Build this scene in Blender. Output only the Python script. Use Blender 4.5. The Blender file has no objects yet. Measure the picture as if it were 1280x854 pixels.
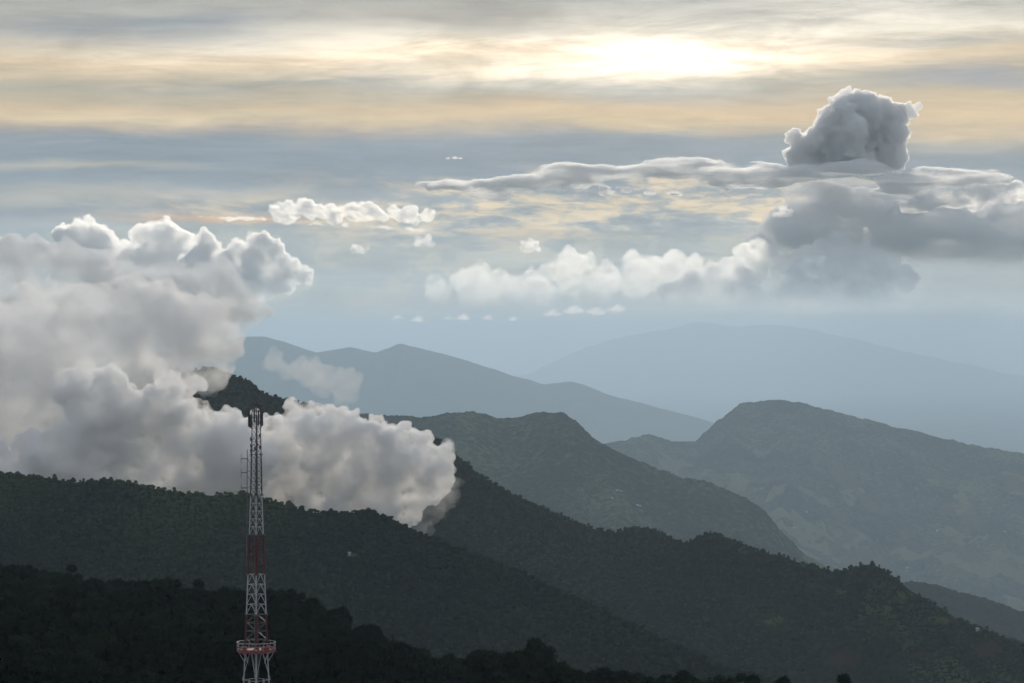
import bpy, math, random
import numpy as np
from mathutils import Vector, Matrix

R = math.radians
rng = np.random.default_rng(7)
random.seed(7)
scn = bpy.context.scene
COL = scn.collection
F, CX, Y0 = 3400.0, 640.0, 420.0          # focal length, centre column and horizon row of a 1280 px wide picture


def P(px, py, Y):
    """A point Y metres out on the bearing / elevation of a picture position."""
    return Vector(((px - CX) / F * Y, Y, -(py - Y0) / F * Y))


# ------------------------------------------------------------------ noise
def _hash(ix, iy, iz, seed):
    h = (ix.astype(np.int64) * 374761393 + iy.astype(np.int64) * 668265263 + iz.astype(np.int64) * 2147483647
         + seed * 974711) & 0xffffffff
    h = ((h ^ (h >> 13)) * 1274126177) & 0xffffffff
    h = ((h ^ (h >> 16)) * 2246822519) & 0xffffffff
    return ((h ^ (h >> 15)) & 0xffffff) / float(0xffffff)


def vnoise(x, y, z=None, seed=0):
    if z is None:
        z = np.zeros_like(x)
    ix, iy, iz = np.floor(x), np.floor(y), np.floor(z)
    fx, fy, fz = x - ix, y - iy, z - iz
    ix, iy, iz = ix.astype(np.int64), iy.astype(np.int64), iz.astype(np.int64)
    fx = fx * fx * fx * (fx * (fx * 6 - 15) + 10)
    fy = fy * fy * fy * (fy * (fy * 6 - 15) + 10)
    fz = fz * fz * fz * (fz * (fz * 6 - 15) + 10)
    out = 0
    for dz, wz in ((0, 1 - fz), (1, fz)):
        for dy, wy in ((0, 1 - fy), (1, fy)):
            for dx, wx in ((0, 1 - fx), (1, fx)):
                out = out + wx * wy * wz * _hash(ix + dx, iy + dy, iz + dz, seed)
    return out


def fbm(x, y, z=None, seed=0, octaves=4, gain=0.5, ridged=False):
    a, s, t = 1.0, 0.0, 0.0
    for o in range(octaves):
        n = vnoise(x, y, z, seed + o * 17)
        if ridged:
            n = 1 - np.abs(2 * n - 1)
        s = s + a * n
        t += a
        a *= gain
        x, y = x * 2.03 + 13.7, y * 2.03 + 5.1
        if z is not None:
            z = z * 2.03 + 7.7
    return s / t


def worley2(x, y, seed=0):
    """Squared distance to the nearest jittered point, and that point's random number."""
    ix, iy = np.floor(x).astype(np.int64), np.floor(y).astype(np.int64)
    best = np.full(x.shape, 9.0)
    idr = np.zeros(x.shape)
    zero = np.zeros_like(ix)
    for dy in (-1, 0, 1):
        for dx in (-1, 0, 1):
            jx, jy = ix + dx, iy + dy
            cx = jx + _hash(jx, jy, zero, seed)
            cy = jy + _hash(jx, jy, zero, seed + 5)
            d = (x - cx) ** 2 + (y - cy) ** 2
            m = d < best
            best = np.where(m, d, best)
            idr = np.where(m, _hash(jx, jy, zero, seed + 9), idr)
    return best, idr


def worley3(x, y, z, seed=0):
    ix, iy, iz = (np.floor(a).astype(np.int64) for a in (x, y, z))
    best = np.full(x.shape, 9.0)
    for dz in (-1, 0, 1):
        for dy in (-1, 0, 1):
            for dx in (-1, 0, 1):
                jx, jy, jz = ix + dx, iy + dy, iz + dz
                d = ((x - jx - _hash(jx, jy, jz, seed)) ** 2 + (y - jy - _hash(jx, jy, jz, seed + 5)) ** 2
                     + (z - jz - _hash(jx, jy, jz, seed + 9)) ** 2)
                best = np.minimum(best, d)
    return np.sqrt(best)


def sstep(a, b, x):
    t = np.clip((x - a) / (b - a), 0, 1)
    return t * t * (3 - 2 * t)


# ------------------------------------------------------------------ objects
def mesh_np(name, co, faces, smooth=False):
    """Mesh from an (n,3) array and an (m,k) index array."""
    me = bpy.data.meshes.new(name)
    n, k = faces.shape
    me.vertices.add(len(co))
    me.vertices.foreach_set("co", np.ascontiguousarray(co, dtype=np.float32).ravel())
    me.loops.add(n * k)
    me.loops.foreach_set("vertex_index", np.ascontiguousarray(faces, dtype=np.int32).ravel())
    me.polygons.add(n)
    me.polygons.foreach_set("loop_start", np.arange(0, n * k, k, dtype=np.int32))
    me.polygons.foreach_set("use_smooth", np.full(n, smooth))
    me.update(calc_edges=True)
    return me


def link(name, me, mat=None, parent=None, loc=None, **props):
    o = bpy.data.objects.new(name, me)
    COL.objects.link(o)
    if mat and me is not None and not me.materials:
        me.materials.append(mat)
    if parent:
        o.parent = parent
    if loc is not None:
        o.location = loc
    for k, v in props.items():
        o[k] = v
    return o


def grid_faces(nr, nc):
    i = np.arange(nr * nc).reshape(nr, nc)
    return np.stack([i[:-1, :-1], i[:-1, 1:], i[1:, 1:], i[1:, :-1]], -1).reshape(-1, 4)


# ------------------------------------------------------------------ node helper
class N:
    """Small expression builder for shader nodes."""

    def __init__(self, tree):
        self.t = tree
        tree.nodes.clear()

    def n(self, kind, **kw):
        nd = self.t.nodes.new(kind)
        for k, v in kw.items():
            setattr(nd, k, v)
        return nd

    def put(self, sock, v):
        if isinstance(v, bpy.types.NodeSocket):
            self.t.links.new(v, sock)
        elif v is not None:
            sock.default_value = v

    def m(self, op, *a, clamp=False):
        nd = self.n('ShaderNodeMath', operation=op, use_clamp=clamp)
        for i, v in enumerate(a):
            self.put(nd.inputs[i], v)
        return nd.outputs[0]

    def vec(self, x, y, z=0.0):
        nd = self.n('ShaderNodeCombineXYZ')
        for i, v in enumerate((x, y, z)):
            self.put(nd.inputs[i], v)
        return nd.outputs[0]

    def noise(self, vec, scale=1.0, detail=4.0, rough=0.55, dist=0.0, dim='3D', lac=2.0):
        nd = self.n('ShaderNodeTexNoise', noise_dimensions=dim)
        self.put(nd.inputs['Vector'], vec)
        self.put(nd.inputs['Scale'], scale)
        self.put(nd.inputs['Detail'], detail)
        self.put(nd.inputs['Roughness'], rough)
        self.put(nd.inputs['Lacunarity'], lac)
        self.put(nd.inputs['Distortion'], dist)
        return nd.outputs[0]

    def ramp(self, fac, stops, interp='LINEAR'):
        nd = self.n('ShaderNodeValToRGB')
        cr = nd.color_ramp
        cr.interpolation = interp
        while len(cr.elements) < len(stops):
            cr.elements.new(0.5)
        for e, (p, c) in zip(cr.elements, stops):
            e.position = p
            e.color = tuple(c) + (1.0,) if len(c) == 3 else c
        self.put(nd.inputs[0], fac)
        return nd.outputs[0]

    def mix(self, fac, a, b, blend='MIX'):
        nd = self.n('ShaderNodeMix', data_type='RGBA', blend_type=blend)
        self.put(nd.inputs[0], fac)
        for s, v in ((nd.inputs[6], a), (nd.inputs[7], b)):
            if isinstance(v, (tuple, list)) and len(v) == 3:
                v = tuple(v) + (1.0,)
            self.put(s, v)
        return nd.outputs[2]

    def rng(self, v, a, b, c=0.0, d=1.0, smooth=True):
        nd = self.n('ShaderNodeMapRange', interpolation_type='SMOOTHSTEP' if smooth else 'LINEAR')
        for i, x in enumerate((v, a, b, c, d)):
            self.put(nd.inputs[i], x)
        return nd.outputs[0]


def S(r, g, b):
    """Display (0-255) colour to linear."""
    f = lambda c: c / 12.92 if c <= 0.04045 else ((c + 0.055) / 1.055) ** 2.4
    return (f(r / 255), f(g / 255), f(b / 255))


# ------------------------------------------------------------------ render settings
cy = scn.cycles
scn.render.engine = 'CYCLES'
cy.use_denoising = True
cy.denoiser = 'OPENIMAGEDENOISE'
cy.denoising_input_passes = 'RGB_ALBEDO_NORMAL'
cy.max_bounces = 12
cy.diffuse_bounces = 2
cy.glossy_bounces = 1
cy.transmission_bounces = 2
cy.transparent_max_bounces = 24
cy.volume_bounces = 10
cy.volume_max_steps = 256
cy.use_adaptive_sampling = True
cy.adaptive_threshold = 0.04
cy.adaptive_min_samples = 16
cy.sample_clamp_indirect = 6.0
cy.use_light_tree = True
scn.view_settings.view_transform = 'Standard'
scn.view_settings.look = 'None'
scn.view_settings.exposure = 0.0
scn.view_settings.gamma = 1.0
scn.view_settings.use_curve_mapping = False

# ------------------------------------------------------------------ camera
cd = bpy.data.cameras.new('camera')
cam = bpy.data.objects.new('camera', cd)
COL.objects.link(cam)
scn.camera = cam
cd.sensor_width = 36.0
cd.lens = 36.0 * F / 1280.0
cd.clip_start = 0.5
cd.clip_end = 400000.0
cam.location = (0, 0, 0)
cam.rotation_euler = (R(90) - math.atan((427 - Y0) / F), 0, 0)

# ------------------------------------------------------------------ sun and sky
SUN_EL, SUN_AZ = R(13.0), R(4.5)             # behind the bright veil of cloud, a little right of the view
sd = bpy.data.lights.new('sun', 'SUN')
sd.energy = 2.4
sd.angle = R(4.0)
sd.color = (1.0, 0.89, 0.74)
sun = bpy.data.objects.new('sun', sd)
COL.objects.link(sun)
sun.rotation_euler = (R(90) - SUN_EL, 0, R(180) - SUN_AZ)
_d = Vector((math.sin(SUN_AZ) * math.cos(SUN_EL), math.cos(SUN_AZ) * math.cos(SUN_EL), math.sin(SUN_EL)))
sun.rotation_euler = _d.to_track_quat('Z', 'Y').to_euler()

world = bpy.data.worlds.new('World')
scn.world = world
world.use_nodes = True


def build_sky():
    w = N(world.node_tree)
    tc = w.n('ShaderNodeTexCoord')
    sep = w.n('ShaderNodeSeparateXYZ')
    w.put(sep.inputs[0], tc.outputs['Generated'])
    X, Y, Z = sep.outputs
    az = w.m('ARCTAN2', X, Y)
    el = w.m('ARCSINE', w.m('MAXIMUM', w.m('MINIMUM', Z, 1.0), -1.0))
    K = F / 1000.0                                             # one unit = 1000 px of the photograph
    u = w.m('ADD', w.m('MULTIPLY', az, K), 0.64)
    v0 = w.m('MULTIPLY', el, K)
    # cloud streets are long and level: noise stretched along the horizon, gently warped
    n1 = w.noise(w.vec(w.m('MULTIPLY', u, 1.6), w.m('MULTIPLY', v0, 9.0), 1.3), 1.0, 6.0, 0.55, 0.4)
    n2 = w.noise(w.vec(w.m('MULTIPLY', u, 4.5), w.m('MULTIPLY', v0, 34.0), 4.7), 1.0, 6.0, 0.6, 0.6)
    v = w.m('ADD', v0, w.m('ADD', w.m('MULTIPLY', w.m('SUBTRACT', n1, 0.5), 0.075),
                           w.m('MULTIPLY', w.m('SUBTRACT', n2, 0.5), 0.022)))
    base = w.ramp(w.m('DIVIDE', w.m('ADD', v, 0.05), 0.6), [
        (0.0, S(168, 180, 184)), (0.12, S(172, 184, 188)), (0.2, S(160, 174, 182)), (0.30, S(156, 168, 176)),
        (0.36, S(150, 158, 164)), (0.42, S(128, 141, 155)), (0.485, S(136, 146, 156)), (0.535, S(222, 190, 148)),
        (0.60, S(182, 172, 150)), (0.66, S(220, 194, 156)), (0.72, S(214, 205, 186)), (0.79, S(170, 168, 162)),
        (1.0, S(150, 154, 160))])
    # darker, bluer towards the zenith and behind the camera
    up = w.rng(el, 0.15, 0.9)
    base = w.mix(up, base, S(166, 172, 182))
    back = w.rng(w.m('ABSOLUTE', az), 0.9, 2.2)                   # thick cloud overhead and behind the viewer
    base = w.mix(back, base, S(168, 172, 178))
    col = base

    def blob(cx, cyy, sx, sy):
        a = w.m('DIVIDE', w.m('SUBTRACT', u, cx / 1000), sx / 1000)
        b = w.m('DIVIDE', w.m('SUBTRACT', v, (Y0 - cyy) / 1000), sy / 1000)
        return w.m('EXPONENT', w.m('MULTIPLY', w.m('ADD', w.m('MULTIPLY', a, a), w.m('MULTIPLY', b, b)), -1.0))

    def stroke(c, k, colour, cx, cyy, sx, sy):
        return w.mix(w.m('MULTIPLY', blob(cx, cyy, sx, sy), k), c, colour)

    # level bands: veils in front of the sun and lit gaps between them
    col = stroke(col, 0.8, S(134, 140, 148), 120, 35, 210, 17)
    col = stroke(col, 0.75, S(136, 144, 154), 230, 22, 120, 9)
    col = stroke(col, 0.8, S(158, 152, 143), 560, 20, 170, 16)
    col = stroke(col, 0.7, S(222, 206, 170), 250, 150, 380, 9)
    col = stroke(col, 0.75, S(162, 158, 148), 480, 108, 330, 9)
    col = stroke(col, 0.8, S(160, 160, 156), 820, 118, 170, 13)
    col = stroke(col, 0.8, S(230, 204, 158), 800, 160, 200, 14)
    col = stroke(col, 0.5, S(176, 168, 148), 300, 128, 260, 8)
    col = stroke(col, 0.75, S(122, 137, 154), 1160, 300, 190, 40)
    col = stroke(col, 0.5, S(140, 152, 164), 760, 300, 200, 16)
    col = stroke(col, 0.8, S(224, 198, 156), 1230, 155, 140, 30)
    col = stroke(col, 0.8, S(146, 148, 156), 1210, 104, 130, 10)
    col = stroke(col, 0.9, S(124, 137, 152), 330, 203, 430, 26)
    col = stroke(col, 0.7, S(126, 140, 154), 1240, 212, 90, 12)
    col = stroke(col, 0.7, S(186, 180, 164), 90, 208, 150, 5)
    col = stroke(col, 0.8, S(180, 176, 168), 200, 243, 330, 9)
    col = stroke(col, 0.85, S(230, 178, 128), 270, 267, 130, 6)
    col = stroke(col, 0.75, S(128, 143, 160), 60, 262, 160, 7)
    col = stroke(col, 0.8, S(150, 148, 142), 1180, 60, 130, 10)
    # broken cloud sheet with lit edges in the middle distance
    uu = w.m('ADD', u, w.m('MULTIPLY', v0, 0.6))
    ta = w.noise(w.vec(w.m('MULTIPLY', uu, 9.0), w.m('MULTIPLY', v0, 40.0), 2.2), 1.0, 9.0, 0.60, 0.35)
    tb = w.noise(w.vec(w.m('MULTIPLY', uu, 34.0), w.m('MULTIPLY', v0, 120.0), 5.2), 1.0, 7.0, 0.60, 0.5)
    t = w.m('ADD', w.m('MULTIPLY', ta, 0.68), w.m('MULTIPLY', tb, 0.32))
    area = w.m('MAXIMUM', blob(790, 264, 400, 36), w.m('MULTIPLY', blob(480, 258, 260, 18), 0.8))
    area = w.m('MAXIMUM', area, w.m('MULTIPLY', blob(1180, 262, 150, 16), 0.7))
    area = w.m('MINIMUM', w.m('MULTIPLY', area, 1.5), 1.0)
    col = w.mix(w.m('MULTIPLY', w.m('MULTIPLY', w.rng(t, 0.50, 0.38), area), 0.9), col, S(120, 136, 152))
    col = w.mix(w.m('MULTIPLY', w.m('MULTIPLY', w.rng(t, 0.45, 0.60), area), 0.85), col, S(242, 218, 182))
    # faint heaps of far cloud fading into the haze
    t2 = w.noise(w.vec(w.m('MULTIPLY', u, 9.0), w.m('MULTIPLY', v0, 17.0), 6.2), 1.0, 8.0, 0.58, 0.5)
    low = w.m('MULTIPLY', w.rng(v0, 0.155, 0.10), w.rng(v0, -0.02, 0.05))
    col = w.mix(w.m('MULTIPLY', w.m('MULTIPLY', w.rng(t2, 0.50, 0.56), low), 0.42), col, S(206, 204, 190))
    col = w.mix(w.m('MULTIPLY', w.m('MULTIPLY', w.rng(t2, 0.48, 0.38), low), 0.45), col, S(134, 152, 166))
    # fine streaks
    n3 = w.noise(w.vec(w.m('ADD', w.m('MULTIPLY', u, 9.0), w.m('MULTIPLY', v0, 5.0)), w.m('MULTIPLY', v0, 80.0), 3.7), 1.0, 7.0, 0.65, 0.8)
    n2 = w.m('ADD', w.m('MULTIPLY', n2, 0.6), w.m('MULTIPLY', n3, 0.4))
    st = w.rng(n2, 0.33, 0.67, 0.80, 1.18, smooth=False)
    col = w.mix(1.0, col, w.vec(st, st, st), 'MULTIPLY')
    # the sun's glow through the veil
    nw = w.noise(w.vec(w.m('MULTIPLY', u, 4.0), w.m('ADD', w.m('MULTIPLY', v0, 20.0), w.m('MULTIPLY', u, -1.2)), 9.1), 1.0, 7.0, 0.62, 0.7)
    gate = w.rng(nw, 0.33, 0.60)
    g1 = w.m('MULTIPLY', blob(850, 66, 170, 26), w.m('ADD', w.m('MULTIPLY', gate, 0.45), 0.55))
    g1 = w.m('ADD', g1, w.m('MULTIPLY', blob(760, 84, 190, 15), 0.6))
    g2 = w.m('MULTIPLY', blob(680, 80, 380, 36), w.m('ADD', w.m('MULTIPLY', gate, 0.5), 0.12))
    g3 = w.m('MULTIPLY', blob(1060, 22, 330, 50), w.m('MULTIPLY', gate, 0.5))
    g4 = w.m('MULTIPLY', blob(300, 58, 300, 22), w.m('MULTIPLY', gate, 0.30))
    glow = w.m('MULTIPLY', w.m('ADD', w.m('ADD', g1, g2), w.m('ADD', g3, g4)), w.m('ADD', 0.52, w.m('MULTIPLY', w.rng(n2, 0.36, 0.62), 0.42)))
    gl = w.mix(1.0, (1.0, 0.89, 0.74), w.vec(glow, glow, glow), 'MULTIPLY')
    col = w.mix(1.0, col, gl, 'ADD')
    # clear Nishita sky showing faintly through the veil
    sky = w.n('ShaderNodeTexSky', sky_type='NISHITA', sun_disc=False, sun_elevation=SUN_EL, sun_rotation=SUN_AZ,
              altitude=2500.0)
    b1 = w.n('ShaderNodeBackground')
    w.put(b1.inputs[0], sky.outputs[0])
    b1.inputs[1].default_value = 0.06
    b2 = w.n('ShaderNodeBackground')
    w.put(b2.inputs[0], col)
    b2.inputs[1].default_value = 1.06
    mx = w.n('ShaderNodeMixShader')
    mx.inputs[0].default_value = 0.88
    w.put(mx.inputs[1], b1.outputs[0])
    w.put(mx.inputs[2], b2.outputs[0])
    out = w.n('ShaderNodeOutputWorld')
    w.put(out.inputs[0], mx.outputs[0])


build_sky()
world.cycles.sampling_method = 'MANUAL'
world.cycles.sample_map_resolution = 1024


# ------------------------------------------------------------------ materials
def mat(name):
    m = bpy.data.materials.new(name)
    m.use_nodes = True
    return m, N(m.node_tree)


def finish(n, color, rough=0.8, spec=0.3, metallic=0.0, normal=None, trans=0.0):
    b = n.n('ShaderNodeBsdfPrincipled')
    if isinstance(color, (tuple, list)) and len(color) == 3:
        color = tuple(color) + (1.0,)
    n.put(b.inputs['Base Color'], color)
    n.put(b.inputs['Roughness'], rough)
    n.put(b.inputs['Metallic'], metallic)
    n.put(b.inputs['Specular IOR Level'], spec)
    if normal is not None:
        n.put(b.inputs['Normal'], normal)
    o = n.n('ShaderNodeOutputMaterial')
    n.put(o.inputs[0], b.outputs[0])
    return b


def forest_mat(name, cell, dark, mid, light, field, earth=(0.05, 0.03, 0.023), bump=0.6):
    """Land seen from afar: clumps of differing greens, open fields and bare plots where the land has them."""
    m, n = mat(name)
    g = n.n('ShaderNodeNewGeometry')
    pos = g.outputs['Position']
    clump = n.noise(pos, 1.0 / cell, 3.0, 0.6)
    big = n.noise(pos, 1.0 / (cell * 18), 5.0, 0.6)
    fac = n.m('ADD', n.m('MULTIPLY', clump, 0.5), n.m('MULTIPLY', big, 0.5))
    col = n.ramp(fac, [(0.38, dark), (0.5, mid), (0.63, light)])
    rough = n.noise(pos, 1.0 / (cell * 3), 4.0, 0.6)
    for key, c in (('field', field), ('earth', earth)):
        at = n.n('ShaderNodeAttribute', attribute_name=key)
        k = n.rng(n.m('ADD', at.outputs['Fac'], n.m('MULTIPLY', n.m('SUBTRACT', rough, 0.5), 1.3)), 0.40, 0.62)
        col = n.mix(n.m('MULTIPLY', k, 0.85), col, n.mix(clump, c, tuple(x * 0.6 for x in c)))
    bp = n.n('ShaderNodeBump')
    bp.inputs['Strength'].default_value = bump
    bp.inputs['Distance'].default_value = cell * 0.25
    n.put(bp.inputs['Height'], n.noise(pos, 3.0 / cell, 4.0, 0.65))
    finish(n, col, 1.0, 0.0, normal=bp.outputs[0])
    return m


M_forest = forest_mat('forest_floor', 7.0, (0.006, 0.010, 0.006), (0.012, 0.018, 0.009), (0.026, 0.034, 0.015), (0.075, 0.09, 0.035))
M_farland = forest_mat('far_farmland', 22.0, (0.006, 0.011, 0.007), (0.024, 0.036, 0.02), (0.085, 0.10, 0.048), (0.12, 0.13, 0.062), (0.075, 0.056, 0.042))
M_mount = forest_mat('far_mountain', 60.0, (0.015, 0.022, 0.015), (0.028, 0.036, 0.024), (0.045, 0.05, 0.03), (0.08, 0.08, 0.05))


def blobs(X, Y, Z, spots):
    """Soft patches on the land about given places (px, py, half width, half height, strength)."""
    px, py = X / Y * F + CX, -Z / Y * F + Y0
    out = np.zeros_like(X)
    for cx, cyy, sx, sy, k in spots:
        out = np.maximum(out, k * np.exp(-(((px - cx) / sx) ** 2 + ((py - cyy) / sy) ** 2)))
    return out


def farm_fields(scale, lo, hi, seed):
    def fn(X, Y, Z):
        low = sstep(-350.0, -950.0, Z)                 # tilled land lies low in the valley
        return sstep(lo, hi, fbm(X / scale, Y / (scale * 1.6), seed=seed, octaves=4, gain=0.55)) * low
    return fn


RIDGE_LIT_FIELD = [(930, 690, 26, 12, 0.55), (1130, 745, 22, 16, 0.6), (1180, 775, 30, 10, 0.6), (1110, 760, 12, 6, 0.6), (850, 672, 20, 8, 0.5), (560, 752, 10, 5, 0.5),  # grassy clearings, plus sunlit green painted onto the slopes
               (970, 775, 40, 16, 0.45), (900, 730, 30, 10, 0.4), (1050, 740, 25, 12, 0.45)]
RIDGE_EARTH = [(1055, 822, 36, 16, 0.75), (1235, 812, 24, 14, 0.8), (1150, 820, 26, 12, 0.55), (1200, 790, 18, 6, 0.5), (1120, 835, 20, 8, 0.6)]
HILL_FIELD = [(438, 694, 12, 4, 0.75), (455, 690, 10, 3, 0.6), (590, 690, 30, 6, 0.4)]


# ------------------------------------------------------------------ hills
def curve(pts, px):
    p = np.array(pts, float)
    return np.interp(px, p[:, 0], p[:, 1])


def soft_curve(pts, px, width):
    k = np.linspace(-width, width, 9)
    w = np.exp(-(k / (width * 0.6)) ** 2)
    return sum(curve(pts, px + a) * b for a, b in zip(k, w)) / w.sum()


def hill(name, crest, Yc, W, slope, mat_, cols, rows, spur=40.0, spur_len=300.0, jitter=2.0, canopy=0.0, cell=8.0,
         back=400.0, back_slope=0.5, seed=0, px0=-260.0, px1=1540.0, flat=0.0, soft=6.0, rug=0.0, rpow=1.3, smooth=False, patches=None):
    """A ridge as a height field: its crest follows `crest` at the distances Yc, the front falls towards the viewer
    with spurs and gullies, the back falls away behind."""
    px = np.linspace(px0, px1, cols)
    Y = curve(Yc, px)
    Y = Y + (fbm(px / 160.0, px * 0 + seed, seed=seed + 3, octaves=3) - 0.5) * 2 * spur_len * 0.35
    py = soft_curve(crest, px, soft)
    py = py + (fbm(px / 55.0, px * 0 + 3.3, seed=seed + 1, octaves=5, gain=0.55) - 0.5) * 2 * jitter
    zc = -(py - Y0) / F * Y
    xc = (px - CX) / F * Y
    nb = max(6, rows // 12)
    d = np.concatenate([-back * np.linspace(1, 0, nb, endpoint=False) ** 1.5, W * np.linspace(0, 1, rows) ** rpow])
    D, _ = np.meshgrid(d, px, indexing='ij')
    YY = Y[None, :] - D
    XX = (px[None, :] - CX) / F * YY
    front = np.clip(D, 0, None)
    fall = slope * front
    if flat > 0:                                           # the foot of the slope eases out
        fall = slope * flat * (1 - np.exp(-front / flat)) + slope * 0.25 * front
    Z = zc[None, :] - fall - back_slope * np.clip(-D, 0, None)
    env = sstep(0, spur_len * 0.9, front)
    wx = XX + (fbm(XX / spur_len, YY / spur_len, seed=seed + 30, octaves=2) - 0.5) * spur_len * 0.8
    rid = fbm(wx / spur_len, YY / (spur_len * 2.6), seed=seed + 11, octaves=4, gain=0.5, ridged=True)
    Z = Z + spur * env * (rid - 0.62) * 2
    if rug > 0:
        Z = Z + rug * (fbm(XX / (cell * 6), YY / (cell * 6), seed=seed + 41, octaves=3) - 0.5) * 2
    if canopy > 0:
        b, r = worley2(XX / cell, YY / cell, seed=seed + 21)
        bump = np.sqrt(np.clip(1.0 - b * 1.25, 0.0, 1)) * (0.45 + 0.75 * r)
        b2, r2 = worley2(XX / cell * 2.3 + 4.1, YY / cell * 2.3, seed=seed + 25)
        bump = bump + 0.3 * np.sqrt(np.clip(1 - b2 * 1.3, 0, 1))
        Z = Z + canopy * bump
    co = np.stack([XX, YY, Z], -1).reshape(-1, 3)
    me = mesh_np(name, co, grid_faces(len(d), cols), smooth=smooth)
    o = link(name, me, mat_, kind='structure')
    if patches:
        for key, fn in patches.items():
            a = me.attributes.new(key, 'FLOAT', 'POINT')
            a.data.foreach_set('value', fn(XX, YY, Z).astype(np.float32).ravel())
    return o, XX, YY, Z, rid


# valley floor: one sheet out to the horizon
gx = np.linspace(-70000, 70000, 241)
gy = np.linspace(-2500, 134000, 221)
GX, GY = np.meshgrid(gx, gy)
GZ = -1890 + 60 * (fbm(GX / 4000, GY / 4000, seed=90, octaves=4) - 0.5)
link('ground', mesh_np('ground', np.stack([GX, GY, GZ], -1).reshape(-1, 3), grid_faces(221, 241), True), M_farland, kind='structure')

hill('far_mountain', [(-260, 520), (400, 505), (600, 478), (660, 468), (690, 452), (735, 432), (770, 424), (800, 418), (835, 412), (862, 405), (885, 404), (905, 408), (930, 409), (962, 404), (985, 407), (1010, 412),
                      (1090, 428), (1190, 452), (1280, 470), (1540, 500)],
     [(-260, 104000), (1540, 98000)], 14000, 0.22, M_mount, 700, 90, spur=420, spur_len=3400, jitter=4.0, back=3000, seed=101)
hill('mountain', [(-260, 470), (100, 440), (240, 440), (285, 428), (300, 422), (330, 420), (360, 430), (395, 442), (420, 437), (440, 434), (470, 442),
                  (500, 429), (530, 436), (580, 450), (640, 470), (680, 481), (715, 476), (760, 492), (820, 508), (885, 527), (960, 556), (1060, 600), (1540, 760)],
     [(-260, 38000), (500, 37000), (1540, 34000)], 8000, 0.34, M_mount, 1000, 160, spur=220, spur_len=1500, jitter=2.5, back=1500, seed=111)
VALLEY = hill('valley_hill', [(-260, 700), (560, 640), (700, 575), (760, 556), (790, 548), (815, 544), (840, 551), (870, 553), (895, 530), (920, 507), (930, 503), (945, 504), (970, 499),
                     (1000, 504), (1040, 514), (1100, 530), (1180, 549), (1240, 561), (1290, 570), (1540, 640)],
     [(-260, 15000), (800, 15000), (930, 16000), (1540, 15000)], 5600, 0.30, M_farland, 1300, 420, spur=240, spur_len=1050, jitter=2.0, rug=12.0,
     canopy=5.0, cell=14.0, back=900, seed=121, flat=2600, smooth=True,
     patches={'field': farm_fields(170.0, 0.53, 0.66, 5), 'earth': farm_fields(150.0, 0.60, 0.70, 9)})
WOOD = hill('wooded_hill', [(-260, 500), (300, 505), (420, 518), (470, 521), (520, 523), (560, 517), (590, 517), (620, 524), (645, 526), (672, 517), (690, 517), (705, 520), (722, 530),
                     (740, 550), (760, 560), (785, 574), (815, 585), (850, 597), (890, 606), (930, 622), (955, 640), (975, 664), (1000, 688), (1040, 716), (1100, 760), (1540, 960)],
     [(-260, 9200), (1540, 8000)], 2400, 0.36, M_farland, 1500, 420, spur=120, spur_len=620, jitter=3.0, rug=8.0, canopy=5.5, cell=10.0, back=700, seed=131, flat=1500, smooth=True,
     patches={'field': farm_fields(120.0, 0.55, 0.68, 15), 'earth': farm_fields(110.0, 0.62, 0.72, 19)})
hill('low_hill', [(-260, 980), (900, 800), (1080, 745), (1140, 730), (1180, 737), (1230, 750), (1280, 768), (1540, 830)],
     [(-260, 6300), (1540, 6000)], 900, 0.40, M_forest, 900, 160, spur=40, spur_len=350, jitter=2.5, canopy=6.0, cell=9.0, back=500, seed=141)
RIDGE = hill('forest_ridge', [(-260, 590), (40, 560), (140, 505), (190, 478), (215, 468), (245, 463), (262, 460), (285, 467), (310, 476), (322, 487), (345, 497), (380, 504), (420, 515), (470, 530),
                      (520, 540), (545, 548), (565, 565), (600, 595), (640, 618), (690, 640), (740, 660), (770, 666), (790, 659), (815, 660), (840, 672), (858, 679),
                      (875, 670), (890, 666), (915, 675), (960, 692), (1010, 707), (1045, 716), (1070, 710), (1090, 705), (1105, 712), (1140, 740), (1200, 775), (1250, 795), (1285, 808), (1540, 900)],
     [(-260, 3100), (500, 2950), (1100, 2800), (1540, 2700)], 900, 0.42, M_forest, 1000, 320, spur=62, spur_len=300, jitter=1.6, canopy=0.0, cell=9.0,
     back=300, seed=151, smooth=True,
     patches={'field': lambda X, Y, Z: blobs(X, Y, Z, RIDGE_LIT_FIELD), 'earth': lambda X, Y, Z: blobs(X, Y, Z, RIDGE_EARTH)})
HILL = hill('forest_hill', [(-260, 560), (0, 592), (60, 598), (95, 604), (140, 600), (170, 606), (220, 616), (265, 620), (310, 618), (340, 628), (390, 640), (430, 642), (460, 640), (490, 648),
                      (515, 662), (560, 680), (620, 702), (690, 735), (760, 765), (830, 800), (900, 830), (980, 856), (1200, 900), (1540, 990)],
     [(-260, 2050), (500, 1950), (1540, 1700)], 620, 0.44, M_forest, 900, 260, spur=34, spur_len=210, jitter=1.4, canopy=0.0, cell=7.0, back=250, seed=161, smooth=True,
     patches={'field': lambda X, Y, Z: blobs(X, Y, Z, HILL_FIELD)})

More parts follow.
